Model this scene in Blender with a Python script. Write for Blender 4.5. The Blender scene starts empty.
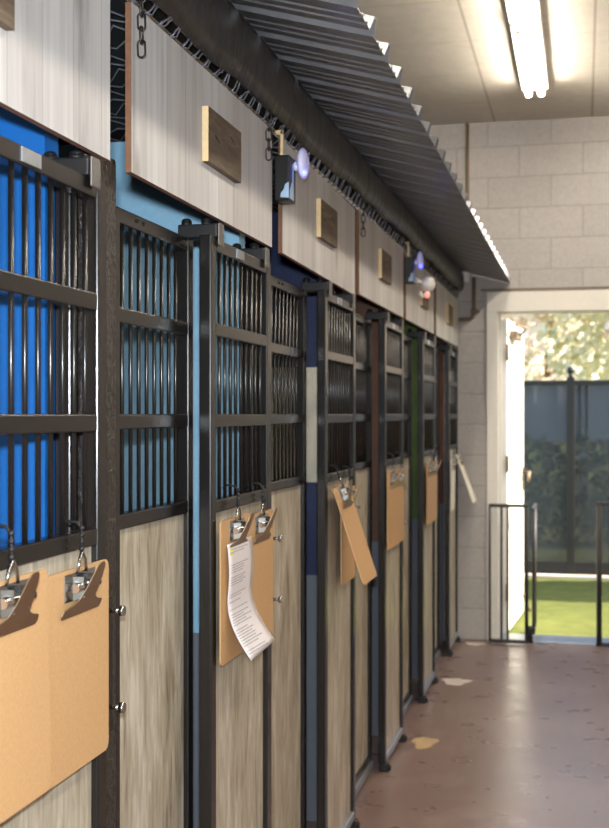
import bpy, bmesh, math, random
from mathutils import Vector, Matrix
random.seed(7)
S = bpy.context.scene
COL = S.collection
PI = math.pi

# ------------------------------------------------------------------ materials
def lin(c):
    f = lambda v: (v/12.92 if v <= .04045 else ((v+.055)/1.055)**2.4)
    return (f(c[0]/255), f(c[1]/255), f(c[2]/255), 1)

class N:
    """tiny node-graph helper"""
    def __init__(s, name):
        s.m = bpy.data.materials.new(name); s.m.use_nodes = True
        s.t = s.m.node_tree; s.p = s.t.nodes['Principled BSDF']; s.out = s.t.nodes['Material Output']
    def n(s, typ, **kw):
        nd = s.t.nodes.new(typ)
        for k, v in kw.items(): setattr(nd, k, v)
        return nd
    def l(s, a, b): s.t.links.new(a, b)
    def coords(s, scale=(1, 1, 1), rand=0.0):
        tc = s.n('ShaderNodeTexCoord'); mp = s.n('ShaderNodeMapping')
        mp.inputs['Scale'].default_value = scale
        s.l(tc.outputs['Object'], mp.inputs['Vector'])
        if rand:
            oi = s.n('ShaderNodeObjectInfo'); mu = s.n('ShaderNodeMath', operation='MULTIPLY')
            mu.inputs[1].default_value = rand
            s.l(oi.outputs['Random'], mu.inputs[0]); s.l(mu.outputs[0], mp.inputs['Location'])
        return mp.outputs['Vector']
    def noise(s, vec, scale=5, detail=4, rough=.6, dist=0):
        nd = s.n('ShaderNodeTexNoise')
        nd.inputs['Scale'].default_value = scale; nd.inputs['Detail'].default_value = detail
        nd.inputs['Roughness'].default_value = rough; nd.inputs['Distortion'].default_value = dist
        s.l(vec, nd.inputs['Vector']); return nd.outputs['Fac']
    def ramp(s, fac, stops):
        r = s.n('ShaderNodeValToRGB'); e = r.color_ramp.elements
        while len(e) < len(stops): e.new(.5)
        for el, (p, c) in zip(e, stops): el.position = p; el.color = c
        s.l(fac, r.inputs['Fac']); return r.outputs['Color']
    def mix(s, fac, a, b, blend='MIX'):
        m = s.n('ShaderNodeMix', data_type='RGBA', blend_type=blend)
        for sock, v in ((m.inputs[0], fac), (m.inputs[6], a), (m.inputs[7], b)):
            if isinstance(v, (int, float, tuple)): sock.default_value = v
            else: s.l(v, sock)
        return m.outputs[2]
    def math(s, op, a, b=0):
        m = s.n('ShaderNodeMath', operation=op)
        for sock, v in ((m.inputs[0], a), (m.inputs[1], b)):
            if isinstance(v, (int, float)): sock.default_value = v
            else: s.l(v, sock)
        return m.outputs[0]
    def bump(s, h, strength=.3, dist=.01):
        b = s.n('ShaderNodeBump'); b.inputs['Strength'].default_value = strength; b.inputs['Distance'].default_value = dist
        s.l(h, b.inputs['Height']); s.l(b.outputs[0], s.p.inputs['Normal'])
    def base(s, c):
        if isinstance(c, tuple): s.p.inputs['Base Color'].default_value = c
        else: s.l(c, s.p.inputs['Base Color'])
    def set(s, rough=.5, metal=0, spec=.5):
        s.p.inputs['Roughness'].default_value = rough; s.p.inputs['Metallic'].default_value = metal
        s.p.inputs['Specular IOR Level'].default_value = spec

def plain(name, c, rough=.5, metal=0, var=.06, scale=30, spec=.5, bump=0):
    g = N(name); v = g.coords(rand=7); f = g.noise(v, scale)
    c0 = lin(c); lo = tuple(x*(1-var) for x in c0[:3])+(1,); hi = tuple(min(1, x*(1+var)) for x in c0[:3])+(1,)
    g.base(g.ramp(f, [(.3, lo), (.7, hi)])); g.set(rough, metal, spec)
    if bump: g.bump(f, bump, .004)
    return g.m

def wood(name, stops, sc=(60, 60, 2.2), plank=0, rough=.55, axis='Y', knots=False):
    g = N(name); v = g.coords(sc, rand=13)
    a = g.noise(v, 1.0, 6, .65, .6)
    v2 = g.coords((sc[0]*.22, sc[1]*.22, sc[2]*.35), rand=9)
    b = g.noise(v2, 1.0, 3, .5, .8)
    f = g.math('ADD', g.math('MULTIPLY', a, .6), g.math('MULTIPLY', b, .45))
    col = g.ramp(f, stops)
    if plank:
        tc = g.n('ShaderNodeTexCoord'); sp = g.n('ShaderNodeSeparateXYZ'); g.l(tc.outputs['Object'], sp.inputs[0])
        q = g.math('ADD', g.math('DIVIDE', sp.outputs[axis], plank), .35)
        wn = g.n('ShaderNodeTexWhiteNoise', noise_dimensions='1D'); g.l(g.math('FLOOR', q), wn.inputs['W'])
        col = g.mix(g.math('MULTIPLY', wn.outputs['Value'], .22), col, lin((128, 116, 98)))
        fr = g.math('FRACT', q); line = g.math('LESS_THAN', fr, .018)
        col = g.mix(g.math('MULTIPLY', line, .4), col, lin((95, 88, 80)))
    if knots:
        kv = g.coords((7, 7, 2.6), rand=5); vo = g.n('ShaderNodeTexVoronoi'); vo.inputs['Scale'].default_value = 1.0; g.l(kv, vo.inputs['Vector'])
        kn = g.ramp(vo.outputs['Distance'], [(.05, (1, 1, 1, 1)), (.17, (0, 0, 0, 1))])
        wn2 = g.n('ShaderNodeRGBToBW'); g.l(kn, wn2.inputs[0])
        col = g.mix(g.math('MULTIPLY', wn2.outputs[0], .55), col, lin((120, 112, 102)))
    g.base(col); g.set(rough); g.bump(f, .12, .002)
    return g.m

M = {}
M['steel'] = plain('powder_coated_dark_bronze', (26, 24, 23), .25, 0, .05, 60, .55)
def textured_post():
    g = N('rough_black_coating'); v = g.coords(rand=3)
    f = g.noise(v, 70, 4, .6); g.base(g.ramp(f, [(.3, lin((26, 24, 22))), (.75, lin((62, 55, 48)))]))
    g.set(.32); g.bump(f, 1.0, .014); return g.m
M['post'] = textured_post()
M['black'] = plain('black_rubber', (22, 21, 22), .55)
M['wire'] = plain('dark_galvanised_wire', (112, 112, 118), .4, .4)
M['chain'] = plain('dark_chain_steel', (58, 54, 52), .4, .7)
M['chrome'] = plain('chrome', (215, 215, 215), .16, 1, .03)
M['clip_reflection'] = plain('nickel_clip_plate', (176, 152, 124), .36, 1, .05)  # tan reflection of the board put into the nickel's base colour
M['zinc'] = plain('dull_zinc', (112, 108, 104), .45, .5, .1, 60)
M['alu'] = plain('brushed_aluminium', (176, 182, 188), .35, .8)
M['laminate'] = wood('taupe_wood_laminate', [(.36, lin((128, 116, 96))), (.47, lin((168, 158, 137))), (.55, lin((184, 175, 155))), (.66, lin((210, 203, 186)))], (62, 62, 9), rough=.42)
M['white_wood'] = wood('whitewashed_wood', [(.3, lin((142, 141, 140))), (.42, lin((184, 183, 182))), (.52, lin((200, 199, 197))), (.7, lin((212, 211, 209)))], (30, 30, 1.6), plank=.115, rough=.6, knots=True)
M['board_edge'] = plain('raw_board_edge', (116, 82, 58), .8, 0, .15, 80)
M['plaque'] = wood('dark_weathered_wood', [(.3, lin((64, 54, 44))), (.55, lin((98, 84, 68))), (.7, lin((128, 112, 92)))], (10, 10, 60), rough=.75)
M['pale_edge'] = plain('cut_pine_edge', (226, 198, 150), .7, 0, .08, 60)
M['hardboard'] = plain('tan_hardboard', (200, 160, 112), .55, 0, .07, 160)
M['hard_doorlit'] = plain('doorlit_board', (236, 226, 206), .5, 0, .03, 100)  # overexposure from the doorway put into the board colour
M['gray_block'] = plain('gray_base_paint', (112, 116, 124), .6, 0, .05, 20)
M['tarp'] = plain('black_tarp', (20, 19, 19), .7, 0, .2, 12, bump=.3)
def fascia_mat():
    g = N('black_plastic_sheeting'); v = g.coords((2, 9, 2))
    f = g.noise(v, 1.5, 3, .5); g.base(g.ramp(f, [(.3, lin((32, 29, 27))), (.7, lin((46, 42, 39)))])); g.set(.42); g.bump(f, .5, .03); return g.m
M['fascia'] = fascia_mat()
M['sheet'] = plain('galvanised_sheet', (146, 148, 152), .3, .8, .06, 8)
M['conduit'] = plain('painted_conduit', (124, 106, 84), .5)
M['white'] = plain('white_paint', (236, 232, 222), .45, 0, .02, 30)
M['leaf_paint'] = plain('white_door_paint', (244, 242, 236), .4, 0, .02, 30)
M['hinge'] = plain('dull_brass_hinge', (128, 112, 92), .45, .6)
M['bright_blue'] = plain('bright_blue_wall_paint', (4, 92, 166), .5, 0, .06, 60, bump=.1)
M['light_blue'] = plain('light_blue_wall_paint', (150, 198, 224), .5, 0, .05, 60, bump=.1)
M['navy'] = plain('navy_wall_paint', (20, 36, 78), .5, 0, .4, 120, bump=.1)
M['brown'] = plain('brown_wall_paint', (104, 70, 48), .6, 0, .08, 60)
M['green'] = plain('green_wall_paint', (84, 104, 40), .6, 0, .08, 60)
M['rust'] = plain('rust_brown_wall_paint', (112, 62, 38), .6, 0, .08, 60)
M['plastic'] = plain('black_plastic', (12, 12, 13), .4)
M['patch'] = plain('pale_blue_reflection', (168, 196, 222), .3)  # glossy reflection on the black box, painted as a pale colour
M['cream'] = plain('cream_board_paint', (206, 198, 176), .6)
M['gatemetal'] = plain('gate_black_metal', (48, 46, 44), .45, .2)
M['turf'] = None

def emis(name, c, strength, base=(230, 230, 230)):
    g = N(name); g.base(lin(base)); g.p.inputs['Emission Color'].default_value = lin(c)
    g.p.inputs['Emission Strength'].default_value = strength; g.set(.3)
    if name != 'fluorescent_tube': g.m.cycles.emission_sampling = 'NONE'
    return g.m
M['tube'] = emis('fluorescent_tube', (255, 242, 224), 66.0)
M['led'] = emis('blue_led', (40, 50, 255), 9.0)
M['amber'] = emis('amber_led', (255, 90, 30), .7)
M['puck'] = emis('frosted_plastic_lit_blue', (120, 125, 255), .16, (226, 226, 238))
M['frost'] = plain('frosted_globe', (222, 218, 208), .18)

def floor_mat():
    g = N('stained_polished_concrete'); v = g.coords()
    a = g.noise(v, 1.6, 5, .55); b = g.noise(v, 7, 3, .5); c = g.noise(v, 60, 3, .6)
    f = g.math('ADD', g.math('MULTIPLY', a, .62), g.math('ADD', g.math('MULTIPLY', b, .28), g.math('MULTIPLY', c, .1)))
    g.base(g.ramp(f, [(.3, lin((110, 88, 80))), (.5, lin((126, 104, 95))), (.72, lin((144, 125, 116)))]))
    g.set(.3, 0, .6)
    r = g.n('ShaderNodeMapRange'); r.inputs['To Min'].default_value = .2; r.inputs['To Max'].default_value = .4
    g.l(b, r.inputs['Value']); g.l(r.outputs[0], g.p.inputs['Roughness']); g.bump(c, .02, .002)
    return g.m
M['floor'] = floor_mat()

def block_mat(name, c, plane='XZ'):
    g = N(name); tc = g.n('ShaderNodeTexCoord'); sp = g.n('ShaderNodeSeparateXYZ'); g.l(tc.outputs['Object'], sp.inputs[0])
    cb = g.n('ShaderNodeCombineXYZ'); g.l(sp.outputs[plane[0]], cb.inputs[0]); g.l(sp.outputs['Z'], cb.inputs[1])
    bk = g.n('ShaderNodeTexBrick'); bk.offset = .5
    for k, val in (('Scale', 1), ('Brick Width', .406), ('Row Height', .203), ('Mortar Size', .005), ('Mortar Smooth', .5)): bk.inputs[k].default_value = val
    c0 = lin(c); d = tuple(x*.93 for x in c0[:3])+(1,); mo = tuple(x*.72 for x in c0[:3])+(1,)
    bk.inputs['Color1'].default_value = c0; bk.inputs['Color2'].default_value = d; bk.inputs['Mortar'].default_value = mo
    g.l(cb.outputs[0], bk.inputs['Vector']); v = g.coords(); f = g.noise(v, 45, 4)
    g.base(g.mix(.12, bk.outputs['Color'], g.ramp(f, [(.3, lin((110, 104, 98))), (.7, lin((222, 216, 208)))])))
    g.set(.6); h = g.math('SUBTRACT', g.math('MULTIPLY', f, .15), bk.outputs['Fac']); g.bump(h, .5, .005); return g.m
M['block'] = block_mat('painted_cinder_block', (182, 178, 174))
M['blockY'] = block_mat('painted_cinder_block_side', (196, 188, 178), 'YZ')

def ceil_mat():
    g = N('ceiling_board'); tc = g.n('ShaderNodeTexCoord'); sp = g.n('ShaderNodeSeparateXYZ'); g.l(tc.outputs['Object'], sp.inputs[0])
    fx = g.math('FRACT', g.math('DIVIDE', g.math('ADD', sp.outputs['X'], .572), .622)); fy = g.math('FRACT', g.math('DIVIDE', sp.outputs['Y'], .62))
    lx = g.math('LESS_THAN', fx, .022); ly = g.math('LESS_THAN', fy, .014)
    v = g.coords(); f = g.noise(v, 14, 5)
    c = g.ramp(f, [(.3, lin((212, 206, 194))), (.7, lin((224, 218, 206)))])
    c = g.mix(g.math('MULTIPLY', ly, .35), c, lin((150, 140, 122))); c = g.mix(g.math('MULTIPLY', lx, .55), c, lin((140, 128, 108)))
    g.base(c); g.set(.75); return g.m
M['ceiling'] = ceil_mat()

def paper_mat():
    g = N('printed_sheet'); uv = g.n('ShaderNodeTexCoord'); sp = g.n('ShaderNodeSeparateXYZ'); g.l(uv.outputs['UV'], sp.inputs[0])
    u, v = sp.outputs['X'], sp.outputs['Y']
    row = g.math('MULTIPLY', v, 46); rf = g.math('FRACT', row); ri = g.math('FLOOR', row)
    wn = g.n('ShaderNodeTexWhiteNoise', noise_dimensions='1D'); g.l(ri, wn.inputs['W'])
    on = g.math('GREATER_THAN', wn.outputs['Value'], .32)
    length = g.math('ADD', g.math('MULTIPLY', wn.outputs['Value'], .5), .32)
    seg = g.math('MULTIPLY', g.math('GREATER_THAN', u, .09), g.math('LESS_THAN', u, length))
    cx = g.n('ShaderNodeCombineXYZ'); g.l(g.math('MULTIPLY', u, 60), cx.inputs[0]); g.l(ri, cx.inputs[1])
    wd = g.n('ShaderNodeTexNoise'); wd.inputs['Scale'].default_value = 1.0; g.l(cx.outputs[0], wd.inputs['Vector'])
    ink = g.math('MULTIPLY', g.math('MULTIPLY', seg, on), g.math('MULTIPLY', g.math('LESS_THAN', rf, .45), g.math('GREATER_THAN', wd.outputs['Fac'], .42)))
    c = g.mix(g.math('MULTIPLY', ink, .5), lin((228, 222, 222)), lin((70, 68, 72)))
    for v0 in (.895, .935):
        hl = g.math('MULTIPLY', g.math('MULTIPLY', g.math('GREATER_THAN', u, .08), g.math('LESS_THAN', u, .2)),
                    g.math('MULTIPLY', g.math('GREATER_THAN', v, v0), g.math('LESS_THAN', v, v0+.018)))
        c = g.mix(hl, c, lin((226, 226, 40)))
    g.base(c); g.set(.6); return g.m
M['paper'] = paper_mat()

def turf_mat(name, c1, c2):
    g = N(name); v = g.coords(); f = g.noise(v, 6, 6, .7); g.base(g.ramp(f, [(.3, lin(c1)), (.7, lin(c2))])); g.set(.9, 0, .2)
    g.bump(g.noise(v, 140, 2), .5, .02); return g.m
M['turf'] = turf_mat('artificial_turf', (82, 90, 42), (108, 112, 56))
M['grass'] = turf_mat('rough_grass', (84, 92, 50), (128, 128, 78))
def mesh_mat():
    g = N('black_windscreen_mesh'); v = g.coords((1, 1, 1)); f = g.noise(v, 70, 2)
    g.base(g.ramp(f, [(.3, lin((66, 70, 70))), (.7, lin((90, 93, 90)))])); g.set(.7)
    tr = g.n('ShaderNodeBsdfTransparent'); mx = g.n('ShaderNodeMixShader'); mx.inputs[0].default_value = .70
    g.l(tr.outputs[0], mx.inputs[1]); g.l(g.p.outputs[0], mx.inputs[2]); g.l(mx.outputs[0], g.out.inputs['Surface']); return g.m
M['screen'] = mesh_mat()
M['curb'] = plain('pale_curb', (206, 190, 176), .8)
M['bark'] = plain('bark', (112, 88, 66), .9, 0, .25, 12)
M['vinyl'] = plain('pale_gray_fence_boards', (226, 228, 236), .6)
def leaf_mat(name, c1, c2):
    g = N(name); oi = g.n('ShaderNodeNewGeometry'); g.base(g.ramp(oi.outputs['Random Per Island'], [(.1, lin(c1)), (.9, lin(c2))])); g.set(.7, 0, .2)
    g.p.inputs['Transmission Weight'].default_value = 0; return g.m
M['leaf_a'] = leaf_mat('autumn_leaves_buff', (236, 214, 190), (252, 240, 226))
M['leaf_b'] = leaf_mat('autumn_leaves_rose', (240, 214, 202), (252, 238, 230))
M['leaf_c'] = leaf_mat('olive_leaves', (206, 202, 166), (240, 236, 210))
M['leaf_d'] = leaf_mat('hedge_leaves', (60, 70, 46), (80, 90, 60))

# ------------------------------------------------------------------ mesh helpers
class MB:
    def __init__(s): s.b = bmesh.new()
    def box(s, x0, x1, y0, y1, z0, z1, bev=0, mi=0):
        r = bmesh.ops.create_cube(s.b, size=1)
        vs = r['verts']
        for v in vs:
            v.co = Vector(((x0+x1)/2+v.co.x*(x1-x0), (y0+y1)/2+v.co.y*(y1-y0), (z0+z1)/2+v.co.z*(z1-z0)))
        fs = list({f for v in vs for f in v.link_faces})
        for f in fs: f.material_index = mi
        if bev:
            es = list({e for v in vs for e in v.link_edges})
            bmesh.ops.bevel(s.b, geom=es, offset=bev, segments=2, affect='EDGES', profile=.5)
        return s
    def tube(s, pts, r, seg=8, closed=False, caps=True):
        pts = [Vector(p) for p in pts]; n = len(pts); rings = []
        up = None
        for i, p in enumerate(pts):
            if closed: t = (pts[(i+1) % n]-pts[i-1])
            else: t = pts[min(i+1, n-1)]-pts[max(i-1, 0)]
            t.normalize()
            if up is None:
                up = t.orthogonal().normalized()
            else:
                up = (up-t*up.dot(t))
                up = up.normalized() if up.length > 1e-6 else t.orthogonal().normalized()
            w = t.cross(up); rr = r[i] if isinstance(r, (list, tuple)) else r
            rings.append([s.b.verts.new(p+(up*math.cos(2*PI*k/seg)+w*math.sin(2*PI*k/seg))*rr) for k in range(seg)])
        m = n if closed else n-1
        for i in range(m):
            a, b = rings[i], rings[(i+1) % n]
            for k in range(seg):
                f = s.b.faces.new((a[k], a[(k+1) % seg], b[(k+1) % seg], b[k])); f.smooth = True
        if caps and not closed:
            s.b.faces.new(list(reversed(rings[0]))); s.b.faces.new(rings[-1])
        return s
    def cyl(s, p0, p1, r, seg=16): return s.tube([p0, p1], r, seg)
    def ball(s, c, r, sc=(1, 1, 1), seg=16):
        res = bmesh.ops.create_uvsphere(s.b, u_segments=seg, v_segments=seg//2+2, radius=r)
        for v in res['verts']:
            v.co = Vector((v.co.x*sc[0]+c[0], v.co.y*sc[1]+c[1], v.co.z*sc[2]+c[2]))
            for f in v.link_faces: f.smooth = True
        return s
    def prism(s, poly, off, mi=0):
        """poly: list of 3D points (planar-ish), extruded by vector off"""
        off = Vector(off); a = [s.b.verts.new(p) for p in poly]; b = [s.b.verts.new(Vector(p)+off) for p in poly]
        n = len(poly); s.b.faces.new(a); s.b.faces.new(list(reversed(b)))
        for i in range(n): s.b.faces.new((a[i], b[i], b[(i+1) % n], a[(i+1) % n])).material_index = mi
        return s
    def sheet(s, rows, thick, closed_caps=True):
        """rows: grid of (Vector, normal) pairs -> thin solid"""
        top = [[s.b.verts.new(p+n*thick/2) for p, n in r] for r in rows]; bot = [[s.b.verts.new(p-n*thick/2) for p, n in r] for r in rows]
        R, C = len(rows), len(rows[0])
        for i in range(R-1):
            for j in range(C-1):
                s.b.faces.new((top[i][j], top[i][j+1], top[i+1][j+1], top[i+1][j])); s.b.faces.new((bot[i][j], bot[i+1][j], bot[i+1][j+1], bot[i][j+1]))
        for i in range(R-1):
            for j in (0, C-1): s.b.faces.new((top[i][j], top[i+1][j], bot[i+1][j], bot[i][j]))
        for j in range(C-1):
            for i in (0, R-1): s.b.faces.new((top[i][j], bot[i][j], bot[i][j+1], top[i][j+1]))
        return s
    def build(s, name, mats, parent=None, loc=None):
        bmesh.ops.recalc_face_normals(s.b, faces=s.b.faces[:])
        me = bpy.data.meshes.new(name); s.b.to_mesh(me); s.b.free()
        if not isinstance(mats, (list, tuple)): mats = [mats]
        for m in mats: me.materials.append(M[m])
        o = bpy.data.objects.new(name, me); COL.objects.link(o)
        if parent: o.parent = parent
        if loc: o.location = loc
        return o

def tag(o, label, cat, group=None, kind=None):
    o['label'] = label; o['category'] = cat
    if group: o['group'] = group
    if kind: o['kind'] = kind
    return o
def thing(name, label, cat, loc=(0, 0, 0), group=None):
    o = bpy.data.objects.new(name, None); o.empty_display_size = .05; COL.objects.link(o); o.location = loc
    return tag(o, label, cat, group)
def struct(o): o['kind'] = 'structure'; return o
def copy_tree(o, parent=None):
    c = o.copy(); COL.objects.link(c)
    if parent: c.parent = parent
    for ch in [x for x in COL.objects if x.parent == o]: copy_tree(ch, c)
    return c

# ------------------------------------------------------------------ room shell
FAR = 7.97; CEIL = 3.41; RIGHT = 2.9; NEAR = -3.2; LEFT = -2.4
struct(MB().box(LEFT-.2, RIGHT+.2, NEAR-.2, FAR+.2, -.1, 0).build('floor', 'floor'))
struct(MB().box(LEFT-.2, RIGHT+.2, NEAR-.2, FAR+.2, CEIL, CEIL+.1).build('ceiling', 'ceiling'))
DX0, DX1, DZ = -.555, .41, 2.17                                   # door opening
struct(MB().box(LEFT, DX0, FAR, FAR+.2, 0, CEIL).box(DX1, RIGHT, FAR, FAR+.2, 0, CEIL).box(DX0, DX1, FAR, FAR+.2, DZ, CEIL).build('wall_far', 'block'))
struct(MB().box(LEFT-.2, LEFT, NEAR-.2, FAR+.2, 0, CEIL).build('wall_left', 'blockY'))
struct(MB().box(RIGHT, RIGHT+.2, NEAR-.2, FAR+.2, 0, CEIL).build('wall_right', 'blockY'))
struct(MB().box(LEFT, .2, NEAR-.2, NEAR, 0, CEIL).box(2.8, RIGHT, NEAR-.2, NEAR, 0, CEIL).box(.2, 2.8, NEAR-.2, NEAR, 2.9, CEIL).build('wall_near', 'block'))
# door frame
fr = MB()
fr.box(DX0-.062, DX0+.012, FAR-.022, FAR+.2, 0, DZ+.12, .004)
fr.box(DX1-.012, DX1+.062, FAR-.022, FAR+.2, 0, DZ+.12, .004)
fr.box(DX0-.062, DX1+.062, FAR-.024, FAR+.2, DZ-.012, DZ+.12, .004)
fr.box(DX0+.012, DX0+.026, FAR+.08, FAR+.12, 0, DZ-.012)
struct(fr.build('trim_1', 'white'))
struct(MB().box(DX0, DX1, FAR-.03, FAR+.22, 0, .012, .004).build('trim_2', 'alu'))
struct(MB().box(DX0-.1, DX1+.3, FAR-.014, FAR, DZ+.128, DZ+.142).build('shadow_gap_line', 'conduit'))  # dark strip standing in for the shadow line above the frame
# open door leaf, swung outward about its left edge
leaf = MB().box(-.042, 0, .0, .93, .015, 2.13, .003).build('door_1', 'leaf_paint', None, (DX0+.058, FAR+.2, 0)); leaf.rotation_euler.z = -.07
struct(leaf)
for z in (.24, 1.1, 1.85):
    MB().box(-.004, .004, -.05, .012, z, z+.11, .001).cyl((.006, -.004, z), (.006, -.004, z+.11), .007, 10).build('hinge', 'hinge', leaf)
MB().box(0, .05, .12, .42, 2.0, 2.06, .008).tube([(.03, .4, 2.03), (.1, .2, 2.075), (.06, -.02, 2.085)], .009, 8).build('door_closer', 'hinge', leaf)
MB().box(0, .008, .82, .88, .93, 1.1, .002).tube([(.008, .85, 1.06), (.055, .85, 1.06), (.06, .76, 1.055), (.06, .74, 1.0)], .011, 10).build('door_handle', 'hinge', leaf)
MB().tube([(.006, .86, .16), (.03, .88, .08), (.05, .92, .025)], .012, 8).build('door_stop', 'conduit', leaf)

# conduit on far wall
tag(MB().tube([(-.742, FAR-.014, CEIL), (-.742, FAR-.014, 2.47)], .011, 10).build('conduit_pipe', 'conduit'), 'thin brown pipe running down far wall from the ceiling to the canopy', 'pipe')
t = thing('conduit_pipe', 'bent brown pipe under the canopy end, turning left at an elbow', 'pipe', (-.70, FAR-.016, 2.1))
MB().tube([(0, 0, .29), (0, 0, .06), (-.006, 0, .03), (-.03, 0, .015), (-.13, 0, .012)], .013, 10).build('pipe', 'conduit', t)
MB().cyl((0, 0, .045), (0, 0, .085), .02, 12).box(.0, .04, .002, .014, .055, .075, .003).build('pipe_clamp', 'conduit', t)
tag(MB().box(-.765, -.73, FAR-.04, FAR, 2.36, 2.43, .006).build('junction_box', 'white'), 'small white box on the far wall at the canopy corner', 'box')

# ------------------------------------------------------------------ fluorescent fixtures
def make_fixture():
    r = thing('fluorescent_fixture', 'twin-tube fluorescent ceiling light nearest the far wall', 'ceiling light', (-.27, 5.86, CEIL), 'fluorescent ceiling lights')
    MB().box(-.075, .075, 0, 1.2, -.05, 0, .006).build('housing', 'white', r)
    for sx in (-1, 1):
        MB().cyl((sx*.036, .025, -.075), (sx*.036, 1.175, -.075), .018, 8).build('tube', 'tube', r)
        for y in (.0, 1.178): MB().box(sx*.036-.016, sx*.036+.016, y, y+.022, -.09, -.045, .003).build('lamp_holder', 'white', r)
    return r
fx = make_fixture()
for X, Y, lab in ((-.27, 4.63, 'twin-tube fluorescent ceiling light cut off by the top edge of the picture'),
                  (-.27, 1.6, None), (-.27, -1.4, None)) + tuple((x, y, None) for x in (.62,) for y in (6.2, 4.2, 2.2, .2, -1.8)):
    c = copy_tree(fx); c.location = (X, Y, CEIL); c['label'] = lab or 'twin-tube fluorescent ceiling light outside the picture, over the wide aisle'

# ------------------------------------------------------------------ kennel partitions
PANEL_Y = [1.922, 3.065, 4.28, 5.48, 6.705]           # left edges of fixed panels
DOOR_Y = [1.415, 2.534, 3.742, 4.925, 6.14, 7.38]    # left edges of sliding doors
DIV = [(1.895, 'bright_blue', 'bright blue'), (3.085, 'light_blue', 'light blue'), (4.285, 'navy', 'navy blue'),
       (5.49, 'brown', 'brown'), (6.715, 'green', 'olive green'), (7.87, 'rust', 'rust brown')]
TOP = 2.235
for y, m, nm in DIV:
    d = thing('kennel_partition', f'{nm} painted partition wall with a gray lower part, seen behind the bars', 'partition', (0, y, 0), 'kennel partition walls')
    MB().box(LEFT, -.895, 0, .055, .9, TOP).build('painted_wall', m, d)
    MB().box(LEFT, -.895, 0, .055, 0, .9).build('gray_base', 'gray_block', d)
# cream board hanging on the navy partition
tag(MB().box(-1.12, -.915, 4.265, 4.284, 1.24, 1.66, .003).build('hanging_board', 'cream'), 'cream board on the navy partition, a strip between the second and third doors', 'board')

RAILS = [(1.855, 1.885), (1.665, 1.695), (1.46, 1.49), (1.268, 1.297)]
def make_panel():
    r = thing('fixed_panel', '', 'panel', (-.86, PANEL_Y[0], 0), 'fixed kennel front panels')
    T = -.03
    for y0, y1, nm, m in ((0, .034, 'stile', 'steel'), (.185, .23, 'post', 'steel'), (.636, .67, 'stile', 'steel')):
        MB().box(T, 0, y0, y1, .04, 1.885, .003).build(nm, m, r)
    for z0, z1 in RAILS + [(.04, .07)]:
        MB().box(T, -.001, .033, .637, z0, z1, .003).build('rail', 'steel', r)
    ys = [.068, .107, .146] + [.23+.0451*(k+1) for k in range(8)]
    for y in ys: MB().cyl((T/2, y, 1.28), (T/2, y, 1.87), .0045, 8).build('bar', 'steel', r)
    MB().box(T+.006, -.012, .03, .64, .06, 1.275).build('infill_panel', 'laminate', r)
    MB().box(-.028, .006, .0, .67, .012, .045, .004).build('sill_strip', 'alu', r)
    b = MB().box(0, .006, .188, .226, .92, 1.16, .002).build('latch_strap', 'steel', r)
    for z in (.968, 1.14):
        MB().cyl((.004, .205, z), (.03, .205, z), .0045, 10).cyl((.028, .205, z), (.036, .205, z), .0095, 12).build('bolt', 'chrome', b)
    for y in (.32, .36): MB().cyl((-.002, y, 1.872), (.002, y, 1.872), .004).build('screw', 'black', r)
    return r
pnl = make_panel()
plabs = ['light blue', 'navy blue', 'brown', 'olive green', 'rust brown']
for i, y in enumerate(PANEL_Y):
    p = pnl if i == 0 else copy_tree(pnl); p.location.y = y
    p['label'] = f'barred fixed panel with wood-look lower half, fronting the {plabs[i]} kennel'

tag(MB().box(-.859, -.83, 1.945, 2.06, 0, 1.955, .006).build('kennel_post', 'post'), 'rough black coated post between the first door and the light blue kennel panel', 'post')
for o in [o for o in COL.objects if o.parent == pnl and o.name.startswith('latch_strap')]: o.location = (.03, -.122, 0)
DW = .525
def make_door():
    r = thing('sliding_door', '', 'door', (-.80, 0, 0), 'sliding kennel doors')
    T = -.028
    for y0 in (0, DW-.04): MB().box(T, 0, y0, y0+.04, .035, 1.887, .003).build('stile', 'steel', r)
    for z0, z1 in RAILS: MB().box(T, -.001, .039, DW-.039, z0, z1, .003).build('rail', 'steel', r)
    for k in range(10):
        y = .04+(DW-.08)*(k+.5)/10; MB().cyl((-.014, y, 1.28), (-.014, y, 1.87), .0045, 8).build('bar', 'steel', r)
    MB().box(T+.006, -.012, .036, DW-.036, .06, 1.275).build('infill_panel', 'laminate', r)
    MB().box(T, .003, .039, DW-.039, .036, .066, .003).build('kick_rail', 'alu', r)
    for y in (.01, DW-.05):
        MB().box(-.026, .012, y, y+.035, .0, .036, .004).cyl((.012, y+.017, .016), (.02, y+.017, .016), .011, 12).build('floor_guide', 'black', r)
    for y in (.03, DW-.09):
        h = MB().box(-.088, .004, y, y+.05, 1.8855, 1.916, .003)
        h.build('hanger_bracket', 'black', r)
        MB().box(.004, .008, y+.006, y+.044, 1.868, 1.918, .002).build('bracket_plate', 'zinc', r)
        for x in (-.075, -.028): MB().cyl((x, y+.025, 1.914), (x, y+.025, 1.926), .012, 12).ball((x, y+.025, 1.926), .012, (1, 1, .6), 12).build('bracket_bolt', 'black', r)
    MB().box(-.001, .0015, .2, .265, 1.86, 1.882, .0005).build('name_plate', 'alu', r)
    return r
door = make_door()
dlabs = ['nearest sliding barred door, bright blue wall showing through its bars', 'sliding barred door carrying a clipboard with a printed sheet, light blue behind its bars',
         'sliding barred door with a tan clipboard swinging out, beside the navy gap', 'sliding barred door with tan clipboards, right of the brown wall strip',
         'sliding barred door right of the olive green wall strip', 'last sliding barred door, next to the gray block far wall']
for i, y in enumerate(DOOR_Y):
    d = door if i == 0 else copy_tree(door); d.location.y = y; d['label'] = dlabs[i]

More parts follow.
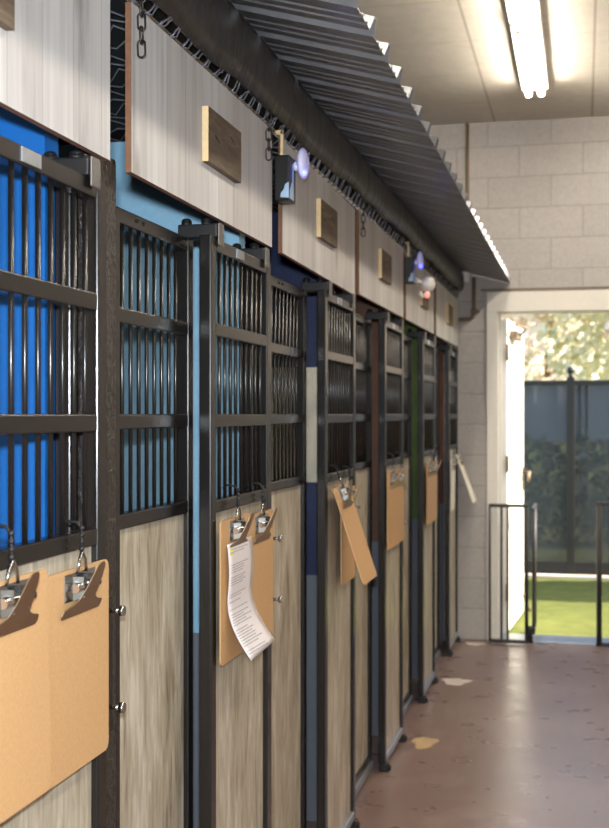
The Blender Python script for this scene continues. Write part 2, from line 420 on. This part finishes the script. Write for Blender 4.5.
# ------------------------------------------------------------------ sign boards, plaques, chains
BOARDS = [(.92, 1.954), (2.055, 3.067), (3.18, 4.25), (4.335, 5.45), (5.53, 6.60), (6.70, 7.93)]
PLQ = [1.44, 2.60, 3.74, 4.89, 6.14, 7.34]
blab = ['first, cut off by the left edge', 'second from the left, light blue wall beneath it', 'third from the left, navy wall beneath it', 'fourth from the left, brown wall beneath it',
        'fifth from the left, olive green wall beneath it', 'last, against the far wall']
bname = ['first', 'second', 'third', 'fourth', 'fifth', 'last']
for i, (y0, y1) in enumerate(BOARDS):
    w = y1-y0; b = MB(); z0, z1 = 1.93, 2.24
    b.box(-.812, -.80, 0, w, 0, z1-z0)
    b.b.faces.ensure_lookup_table()
    for f in b.b.faces:
        f.normal_update()
        if abs(f.normal.x) < .5: f.material_index = 1
    o = b.build('hanging_wood_board', ['white_wood', 'board_edge'], None, (0, y0, z0))
    tag(o, f'whitewashed wood board above the kennels, {blab[i]}', 'board', 'whitewashed boards above the kennel doors')
    if i in (0, 2): o.rotation_euler.x = (.0, 0, -.012)[i]
    c = PLQ[i]; p = MB().box(0, .016, -.128, .128, -.06, .06, .0015)
    for f in p.b.faces:
        f.normal_update()
        if f.normal.y < -.7 or f.normal.y > .7: f.material_index = 1
    pl = p.build('wood_plaque', ['plaque', 'pale_edge'], None, (-.802, c, 2.095))
    tag(pl, f'small dark wood plaque fixed on the {bname[i]} whitewashed board from the left' if i < 5 else 'small dark wood plaque on the last whitewashed board by the far wall', 'plaque', 'dark wood plaques on the boards')
    sc = MB().tube([(.0162, -.08, .006), (.0164, -.05, -.004)], .0012, 6).tube([(.0162, .04, .03), (.0164, .07, .018)], .0012, 6).build('crack', 'black', pl)

def chain(z_top, z_bot):
    b = MB(); L = .03; z = z_top; k = 0
    while z > z_bot:
        ring = []
        for a in range(12):
            t = 2*PI*a/12; cx, cz = .0075*math.cos(t), .0075*math.sin(t)+(.0085 if math.sin(t) > 0 else -.0085)
            ring.append((0, cx, z+cz) if k % 2 == 0 else (cx, 0, z+cz))
        b.tube(ring, .0021, 6, closed=True); z -= .025; k += 1
    return b
ch = chain(0, -.19).build('hanging_chain', 'chain')
first = True
for i, (y0, y1) in enumerate(BOARDS):
    for side, y in (('left', y0+.022), ('right', y1-.075)):
        if (i, side) not in ((0, 'right'), (1, 'left'), (1, 'right'), (3, 'left')): continue
        c = ch if first else ch.copy()
        if not first: COL.objects.link(c)
        first = False
        c.location = (-.789, y, 2.335 if i else 2.40)
        tag(c, f'dark steel chain on the {side} end of the {bname[i]} whitewashed board', 'chain', 'chains at the board corners')

# ------------------------------------------------------------------ roof over kennels, fascia, canopy
Y0, Y1 = .3, FAR-.005
tag(MB().box(LEFT, -.84, Y0, Y1, 2.262, 2.27).build('kennel_roof_tarp', 'tarp'), 'black tarp covering the kennels under the canopy', 'tarp')
rr0 = random.Random(11); cl = MB(); sp = .07; n = int((Y1-Y0-.1)/sp)
for i in range(n):
    y = Y0+.06+i*sp; pts = []
    for k in range(14):
        pts.append((-.80-.05*k, y+(.036 if k % 2 else -.036), 2.250+(.004 if (k+i) % 2 else -.004)))
    cl.tube(pts, .0022, 5)
    # knuckled loop at the front edge
    a = y-.036; lean = rr0.uniform(-.012, .03); ln = rr0.uniform(.03, .05); wd = rr0.uniform(.007, .012); lp = []
    for t in range(11):
        th = PI*t/10; k = math.sin(th)
        lp.append((-.80+.012*k, a+lean*k+wd*(1-math.cos(th)), 2.250+ln*k*.75+.006*rr0.uniform(-1, 1)*k))
    cl.tube([(-.81, a, 2.250)]+lp+[(-.802, a+wd*2-.03, 2.244)], .0022, 5)
tag(cl.build('chain_link_mesh', 'wire'), 'gray chain-link wire with knuckled loops along its edge, above the boards', 'chain-link mesh')

# fascia: rounded black plastic-wrapped beam
fa = MB(); rows = []
for j in range(56):
    y = Y0+(Y1-.002-Y0)*j/55; row = []
    dr = .035*min(1, max(0, (5.4-y)/2.2)); sag = .006*math.sin(j*1.9)+.006*math.sin(j*.73)
    for x, z in ((-.785, 2.43), (-.772, 2.40), (-.768, 2.36), (-.772, 2.322+sag*.6-dr*.6), (-.786, 2.302+sag-dr), (-.80, 2.302+sag-dr*.7)):
        row.append((Vector((x, y, z)), Vector((1, 0, -.3)).normalized()))
    rows.append(row)
fa.sheet(rows, .006)
f_o = thing('canopy_beam', 'long black plastic-wrapped beam under the inner edge of the metal canopy', 'beam', (0, 0, 0))
fo = fa.build('plastic_wrap', 'fascia', f_o)
for p in fo.data.polygons: p.use_smooth = True
MB().box(-.86, -.79, Y0, Y1-.002, 2.305, 2.425).build('wood_core', 'tarp', f_o)

# corrugated canopy
prof = []
y = Y0-.2
while y < Y1-.21:
    for dy, h in ((0, 0), (.035, 0), (.039, .006), (.049, .006), (.053, 0), (.083, 0), (.087, .006), (.097, .006), (.101, 0), (.131, 0), (.148, .034), (.168, .034), (.185, 0)):
        prof.append((y+dy, h))
    y += .2
prof.append((Y1, 0))
A, B = Vector((-.80, 0, 2.437)), Vector((-.462, 0, 2.345))
nrm = Vector((.092, 0, .338)).normalized()
nrm = Vector((-(B-A).z, 0, (B-A).x)).normalized()
if nrm.z < 0: nrm = -nrm
rows = [[(p0+Vector((0, yy, 0))+nrm*h, nrm) for yy, h in prof] for p0 in (A, B)]
tag(MB().sheet(rows, .0016).build('corrugated_canopy', 'sheet'), 'corrugated galvanised metal canopy sloping out over the kennel fronts', 'canopy')

# ------------------------------------------------------------------ clipboards
def make_clipboard():
    r = thing('clipboard', '', 'clipboard', (0, 0, 0), 'clipboards hung on the kennel doors')
    W, H, T = .245, .325, .004
    pts = []
    for cy, cz, a0 in ((W/2-.014, -.014, 0), (-W/2+.014, -.014, 90), (-W/2+.014, -H+.014, 180), (W/2-.014, -H+.014, 270)):
        for k in range(5):
            a = math.radians(a0+k*22.5); pts.append((0, cy+.014*math.cos(a), cz+.014*math.sin(a)))
    MB().prism(pts, (T, 0, 0)).build('board', 'hardboard', r)
    cp = MB().box(T, T+.002, -.06, .06, -.05, -.006, .0008).tube([(T+.004, -.018, -.008), (T+.005, -.012, .012), (T+.005, 0, .026), (T+.005, .012, .012), (T+.004, .018, -.008)], .0028, 8)
    cp.prism([(T+.002, -.03, -.012), (T+.018, -.024, -.012), (T+.018, -.024, -.045), (T+.002, -.03, -.05)], (0, .003, 0)).prism([(T+.002, .027, -.012), (T+.018, .021, -.012), (T+.018, .021, -.045), (T+.002, .027, -.05)], (0, .003, 0))
    cp.cyl((T+.012, -.045, -.028), (T+.012, .045, -.028), .0075, 14)
    clip = cp.build('clip', 'chrome', r)
    lv = MB(); rows = []
    for x, hw, z in ((.0045, .072, -.074), (.0065, .077, -.068), (.010, .074, -.060), (.012, .050, -.0555), (.016, .033, -.049), (.025, .025, -.032), (.033, .020, -.014), (.039, .0165, .0), (.042, .012, .007), (.0435, .005, .010)):
        rows.append([(Vector((x+T*.3, hw*s, z)), Vector((.88, 0, -.45))) for s in (-1, -.5, 0, .5, 1)])
    lo = lv.sheet(rows, .0016).build('lever', 'clip_reflection', clip)
    hk = MB(); hk.tube([(T+.005, 0, .022), (T+.004, 0, .04), (T+.004, 0, .062), (.0, 0, .072), (-.02, 0, .074), (-.03, 0, .066)], .0026, 8)
    for z in (.03, .041, .052, .063): hk.ball((T+.004, 0, z), .0048, (1, 1, 1), 8)
    hk.build('hook', 'black', r)
    return r
cb = make_clipboard()
CB = [  # centre Y, top Z, X of back face, outward tilt, label, colour
    (1.523, 1.262, -.776, .02, 'nearest tan clipboard, at the left edge on the first door', None),
    (1.803, 1.243, -.795, .0, 'tan clipboard on the first door, right beside the textured post', None),
    (2.69, 1.25, -.791, .0, 'tan clipboard holding the printed white sheet', None),
    (2.927, 1.242, -.796, .0, 'tan clipboard half hidden behind the printed sheet on the second door', None),
    (3.885, 1.252, -.782, .315, 'tan clipboard swinging outward from the third door', None),
    (4.09, 1.235, -.796, .0, 'tan clipboard hanging flat behind the swinging one on the third door', None),
    (5.04, 1.25, -.791, .0, 'left one of two flat tan clipboards on the fourth door', None),
    (5.285, 1.245, -.796, .0, 'right one of two flat tan clipboards on the fourth door', None),
    (6.33, 1.235, -.791, .0, 'left one of two tan clipboards right of the olive green strip', None),
    (6.565, 1.232, -.796, .0, 'right one of two tan clipboards right of the olive green strip', None),
    (7.52, 1.215, -.795, .0, 'clipboard painted pale by doorway light, hanging flat on the last door', 'hard_doorlit'),
    (7.78, 1.23, -.79, .34, 'clipboard painted pale by doorway light, swinging out toward the bright doorway', 'hard_doorlit'),
]
for i, (y, z, x, tilt, lab, colr) in enumerate(CB):
    c = cb if i == 0 else copy_tree(cb)
    c.location = (x, y, z); c.rotation_euler.y = -tilt; c['label'] = lab
    if colr:
        for chd in [o for o in COL.objects if o.parent == c and o.name.startswith('board')]:
            chd.data = chd.data.copy(); chd.data.materials[0] = M[colr]
# sheet of paper, curling outward at its foot
rows = []; Wp, Hp = .205, .262
for i in range(25):
    v = i/24; out = .0045+.052*max(0, v-.45)**1.7/.55**1.7+.004*math.sin(v*7)
    z = -.055-Hp*v*(1-.02*v)
    rows.append([(Vector((out+.006*max(0, v-.5)*(u-.5), -Wp/2+Wp*u+.012*v, z+.01*(u-.5)*v)), Vector((1, 0, 0))) for u in [k/6 for k in range(7)]])
pp = MB().sheet(rows, .0004).build('printed_sheet', 'paper', None, (-.7865, 2.70, 1.25))
uvl = pp.data.uv_layers.new(name='UVMap')
for lp in pp.data.loops:
    co = pp.data.vertices[lp.vertex_index].co; uvl.data[lp.index].uv = ((co.y+Wp/2)/(Wp+.01), 1-(-.055-co.z)/Hp)
for p in pp.data.polygons: p.use_smooth = True
tag(pp, 'white printed sheet with yellow highlights, curling off the clipboard on the second door', 'paper')

# ------------------------------------------------------------------ alert lights between boards
def alert(y, x, z, label, globe):
    r = thing('alert_light', label, 'light', (x, y, z), 'black boxed lights between the boards')
    MB().box(0, .042, 0, .075, -.06, .06, .004).build('housing', 'plastic', r)
    MB().prism([(.0425, .004, -.055), (.0425, .004, -.03), (.0425, .012, -.026), (.0425, .02, -.012), (.0425, .03, -.01), (.0425, .034, .04), (.0425, .046, .045), (.0425, .046, -.055)], (.0008, 0, 0)).build('reflection_patch', 'patch', r)  # reflection on the glossy housing, modelled as a flat pale shape
    MB().prism([(.041, -.0005, -.054), (.018, -.0005, -.052), (.02, -.0005, -.04), (.027, -.0005, -.032), (.031, -.0005, -.018), (.041, -.0005, -.012)], (0, -.0008, 0)).build('reflection_patch', 'patch', r)
    MB().box(.012, .02, .02, .03, .058, .13, .001).box(-.0, .02, .02, .03, .12, .13).build('mount_stick', 'pale_edge', r)
    MB().ball((.062, .075, .05), .042, (.36, 1, 1), 24).cyl((.036, .06, .04), (.058, .075, .045), .012, 12).build('light_disc', 'puck', r)
    MB().ball((.07, .05, .02), .009, (1, 1, 1), 12).build('led', 'led', r)
    if globe:
        MB().ball((.09, .13, -.055), .038, (1, 1, 1), 24).cyl((.04, .06, -.04), (.07, .11, -.05), .012, 12).build('globe', 'frost', r)
        MB().ball((.09, .12, -.105), .014, (1, 1, 1.2), 14).build('amber_bulb', 'amber', r)
        MB().cyl((.06, .085, -.095), (.075, .095, -.12), .01, 10).build('wire_nut', 'white', r)
alert(3.075, -.797, 2.115, 'black box with blue-lit white disc between second and third boards', False)
alert(5.455, -.797, 2.15, 'black box with glass globe and amber bulb between fourth and fifth boards', True)

# ------------------------------------------------------------------ pet gate at the door
g = thing('pet_gate', 'low black metal pet gate standing open in the far doorway', 'gate', (0, FAR-.1, 0))
for z in (.008, .885): MB().box(DX0-.04, -.345, -.012, .012, z, z+.022, .003).build('left_frame_rail', 'gatemetal', g)
for x in (DX0-.035, -.515, -.475, -.355): MB().cyl((x, 0, .02), (x, 0, .895), .008 if x != -.355 else .012, 10).build('upright', 'gatemetal', g)
for z in (.008, .905): MB().box(.08, DX1-.005, -.012, .012, z, z+.025, .003).build('right_frame_rail', 'gatemetal', g)
for x in (.10, .2, .3, .39): MB().cyl((x, 0, .02), (x, 0, .915), .018 if x == .10 else .008, 12).build('upright', 'gatemetal', g)
lf = MB().box(-.325, -.305, .03, .47, .06, .08, .003).box(-.325, -.305, .03, .47, .86, .88, .003)
lfo = lf.build('gate_leaf', 'gatemetal', g)
for yy in (.035, .14, .25, .36, .46): MB().cyl((-.315, yy, .07), (-.315, yy, .87), .007, 8).build('leaf_bar', 'gatemetal', lfo)
MB().box(-.36, -.30, .0, .04, .07, .11, .004).cyl((-.33, .02, .01), (-.33, .02, .12), .014, 10).build('lower_pivot', 'black', g)

# marks on the floor
def spot(name, x, y, rx, ry, m, lab):
    b = MB(); pts = []
    for k in range(22):
        a = 2*PI*k/22; r = 1+.18*math.sin(3*a+x*9)+.1*math.sin(5*a+y); pts.append((rx*r*math.cos(a), ry*r*math.sin(a), .0004))
    b.prism(pts, (0, 0, .0008)); tag(b.build(name, m, None, (x, y, 0)), lab, 'floor mark')
M['spot_pale'] = plain('pale_paint_wear', (186, 158, 116), .5)
M['spot_orange'] = plain('orange_paint_wear', (176, 116, 48), .5)
M['spot_white'] = plain('white_paint_wear', (206, 190, 176), .5)
spot('paint_spot', -.70, 5.42, .055, .10, 'spot_pale', 'pale tan paint mark on floor in front of the fourth door')
spot('paint_spot', -.66, 4.18, .04, .05, 'spot_orange', 'orange paint mark on the floor at the bottom edge of the picture')
spot('paint_spot', -.69, 6.7, .075, .09, 'spot_white', 'whitish paint mark on floor near the fifth door')
spot('paint_spot', -.68, 7.82, .06, .06, 'spot_white', 'small whitish mark on floor at the foot of the far wall')

# ------------------------------------------------------------------ outdoors
OUT = FAR+.2
tag(MB().box(-6, 6, OUT, 11.1, -.06, .0).build('turf_lawn', 'turf'), 'green artificial turf outside the doorway', 'turf', None, 'stuff')
tag(MB().box(-30, 30, 11.1, 60, -.3, -.02).build('grass_field', 'grass'), 'rough grass ground beyond the fence', 'grass', None, 'structure')
tag(MB().box(-30, -6, OUT, 11.1, -.3, -.02).box(6, 30, OUT, 11.1, -.3, -.02).build('side_ground', 'grass'), 'rough grass ground either side of the turf', 'grass', None, 'stuff')
tag(MB().box(-6, 6, 11.1, 11.2, -.06, .03, .01).build('curb', 'curb'), 'pale curb strip at the foot of the black fence', 'curb')
f = thing('mesh_fence', 'black metal fence with dark windscreen mesh across the turf yard', 'fence', (0, 11.28, 0))
MB().box(-6, 6, -.02, .02, 1.755, 1.80, .003).build('top_rail', 'gatemetal', f)
MB().box(-6, 6, -.015, .015, .02, .13, .003).build('bottom_rail', 'gatemetal', f)
MB().box(-6, 6, .050, .054, .05, 1.76).build('windscreen', 'screen', f)
for x in (-4.55, -2.33, -.11, 2.11, 4.33):
    p = MB().box(x-.035, x+.035, -.028, .045, -.02, 1.83, .004).build('fence_post', 'gatemetal', f)
    MB().cyl((x, .01, 1.83), (x, .01, 1.86), .022, 12).ball((x, .01, 1.89), .035, (1, 1, 1.1), 14).build('finial', 'gatemetal', p)
vf = MB().box(-9, 9, 15, 15.04, 1.15, 1.84)
k = -9
while k < 9: vf.box(k-.02, k+.02, 14.97, 15, 1.15, 1.84); k += .3
for x in (-8, -4, 0, 4, 8): vf.box(x-.06, x+.06, 15.0, 15.1, -.1, 1.84)
tag(vf.build('board_fence', 'vinyl'), 'pale gray board fence seen dimly through the windscreen mesh', 'fence')

def foliage(n, r, size, rr):
    b = MB()
    for _ in range(n):
        while True:
            p = Vector((rr.uniform(-1, 1), rr.uniform(-1, 1), rr.uniform(-1, 1)))
            if .25 < p.length < 1: break
        p = Vector((p.x*r[0], p.y*r[1], p.z*r[2])); q = Vector((rr.gauss(0, 1), rr.gauss(0, 1), rr.gauss(0, 1))).normalized()
        u = q.orthogonal().normalized()*size*rr.uniform(.6, 1.2); w = q.cross(u)*.6
        b.b.faces.new([b.b.verts.new(p+u), b.b.verts.new(p+w), b.b.verts.new(p-u), b.b.verts.new(p-w)])
    return b
rr = random.Random(3)
hd = foliage(9000, (9, .5, .62), .07, rr).build('hedge', 'leaf_d', None, (0, 14.2, .61)); tag(hd, 'low dark green hedge dimly visible through the windscreen mesh', 'hedge')
protos = {}
eh = foliage(5200, (.55, .68, 2.6), .12, rr).build('turf_shade_bush', 'leaf_d', None, (4.9, 10.36, 2.72)); tag(eh, 'added evergreen bush, unseen, put in to shade the far end of the turf', 'bush')  # unseen bush, added to block sun from the far turf strip
def tree(x, y, h, m, lab):
    t = thing('autumn_tree', lab, 'tree', (x, y, -.02), 'autumn trees beyond the fence')
    tr = MB().tube([(0, 0, 0), (.05, 0, h*.3), (-.05, .05, h*.6), (0, 0, h*.85)], [.2, .16, .11, .04], 10)
    for a in range(7):
        an = a*2.4; z = h*(.32+.07*a); tr.tube([(0, 0, z), (.9*math.cos(an), .9*math.sin(an), z+.7), (1.7*math.cos(an), 1.7*math.sin(an), z+1.5)], [.07, .045, .015], 6)
    tr.build('trunk', 'bark', t)
    foliage(5200, (2.4, 2.4, h*.42), .13, rr).build('crown', m, t, (0, 0, h*.57))
tree(-2.9, 21, 7, 'leaf_a', 'buff-leaved tree showing just right of the open door leaf')
tree(1.2, 26.4, 8, 'leaf_c', 'pale olive-leaved tree in the middle of the doorway view')
tree(2.6, 21, 7, 'leaf_b', 'rose-leaved tree at the right edge of the doorway view')
tree(-.9, 33, 10, 'leaf_a', 'tall buff tree farthest back in the doorway view')

# ------------------------------------------------------------------ light, world, camera
W = bpy.data.worlds.new('World'); S.world = W; W.use_nodes = True
nt = W.node_tree; bg = nt.nodes['Background']
sky = nt.nodes.new('ShaderNodeTexSky'); sky.sky_type = 'NISHITA'; sky.sun_disc = False
sky.sun_elevation = math.radians(38); sky.sun_rotation = math.radians(80); sky.air_density = 1.2; sky.dust_density = 2.0
nt.links.new(sky.outputs[0], bg.inputs[0]); bg.inputs[1].default_value = .6
sl = bpy.data.lights.new('sun', 'SUN'); sl.energy = 15.0; sl.angle = .01; sl.color = (1, .9, .74)
so = bpy.data.objects.new('sun', sl); COL.objects.link(so)
so.rotation_euler = Vector((-.98, 0, -.80)).to_track_quat('-Z', 'Y').to_euler()
def portal(name, loc, rot, sx, sy):
    l = bpy.data.lights.new(name, 'AREA'); l.shape = 'RECTANGLE'; l.size = sx; l.size_y = sy; l.cycles.is_portal = True
    o = bpy.data.objects.new(name, l); COL.objects.link(o); o.location = loc; o.rotation_euler = rot
portal('doorway_portal', ((DX0+DX1)/2, FAR+.21, DZ/2), (-PI/2, 0, 0), DX1-DX0, DZ)
portal('near_opening_portal', (1.5, NEAR-.21, 1.45), (PI/2, 0, 0), 2.6, 2.9)

cam = bpy.data.cameras.new('camera'); co = bpy.data.objects.new('camera', cam); COL.objects.link(co)
# the photographer's flash, just above the lens
fl = bpy.data.lights.new('camera_flash', 'AREA'); fl.shape = 'RECTANGLE'; fl.size = .08; fl.size_y = .05; fl.energy = 80; fl.color = (.88, .93, 1)
flo = bpy.data.objects.new('camera_flash', fl); COL.objects.link(flo); flo.location = (0, 0, 1.60); flo.rotation_euler = (PI/2, 0, math.atan(278.5/1200))
co.location = (0, 0, 1.49); th = math.atan(278.5/1200)
co.rotation_euler = (PI/2, 0, th)
cam.sensor_fit = 'VERTICAL'; cam.sensor_height = 36; cam.lens = 1200/828*36
cam.clip_start = .02; cam.clip_end = 200
cam.dof.use_dof = True; cam.dof.focus_distance = 2.3; cam.dof.aperture_fstop = 7.0
S.cycles.sample_clamp_indirect = 1.5; S.cycles.caustics_reflective = False; S.cycles.caustics_refractive = False; S.cycles.max_bounces = 8; S.cycles.diffuse_bounces = 4
S.camera = co
S.view_settings.view_transform = 'Standard'; S.view_settings.look = 'None'; S.view_settings.gamma = 1
S.view_settings.use_curve_mapping = False; S.view_settings.exposure = 0.0
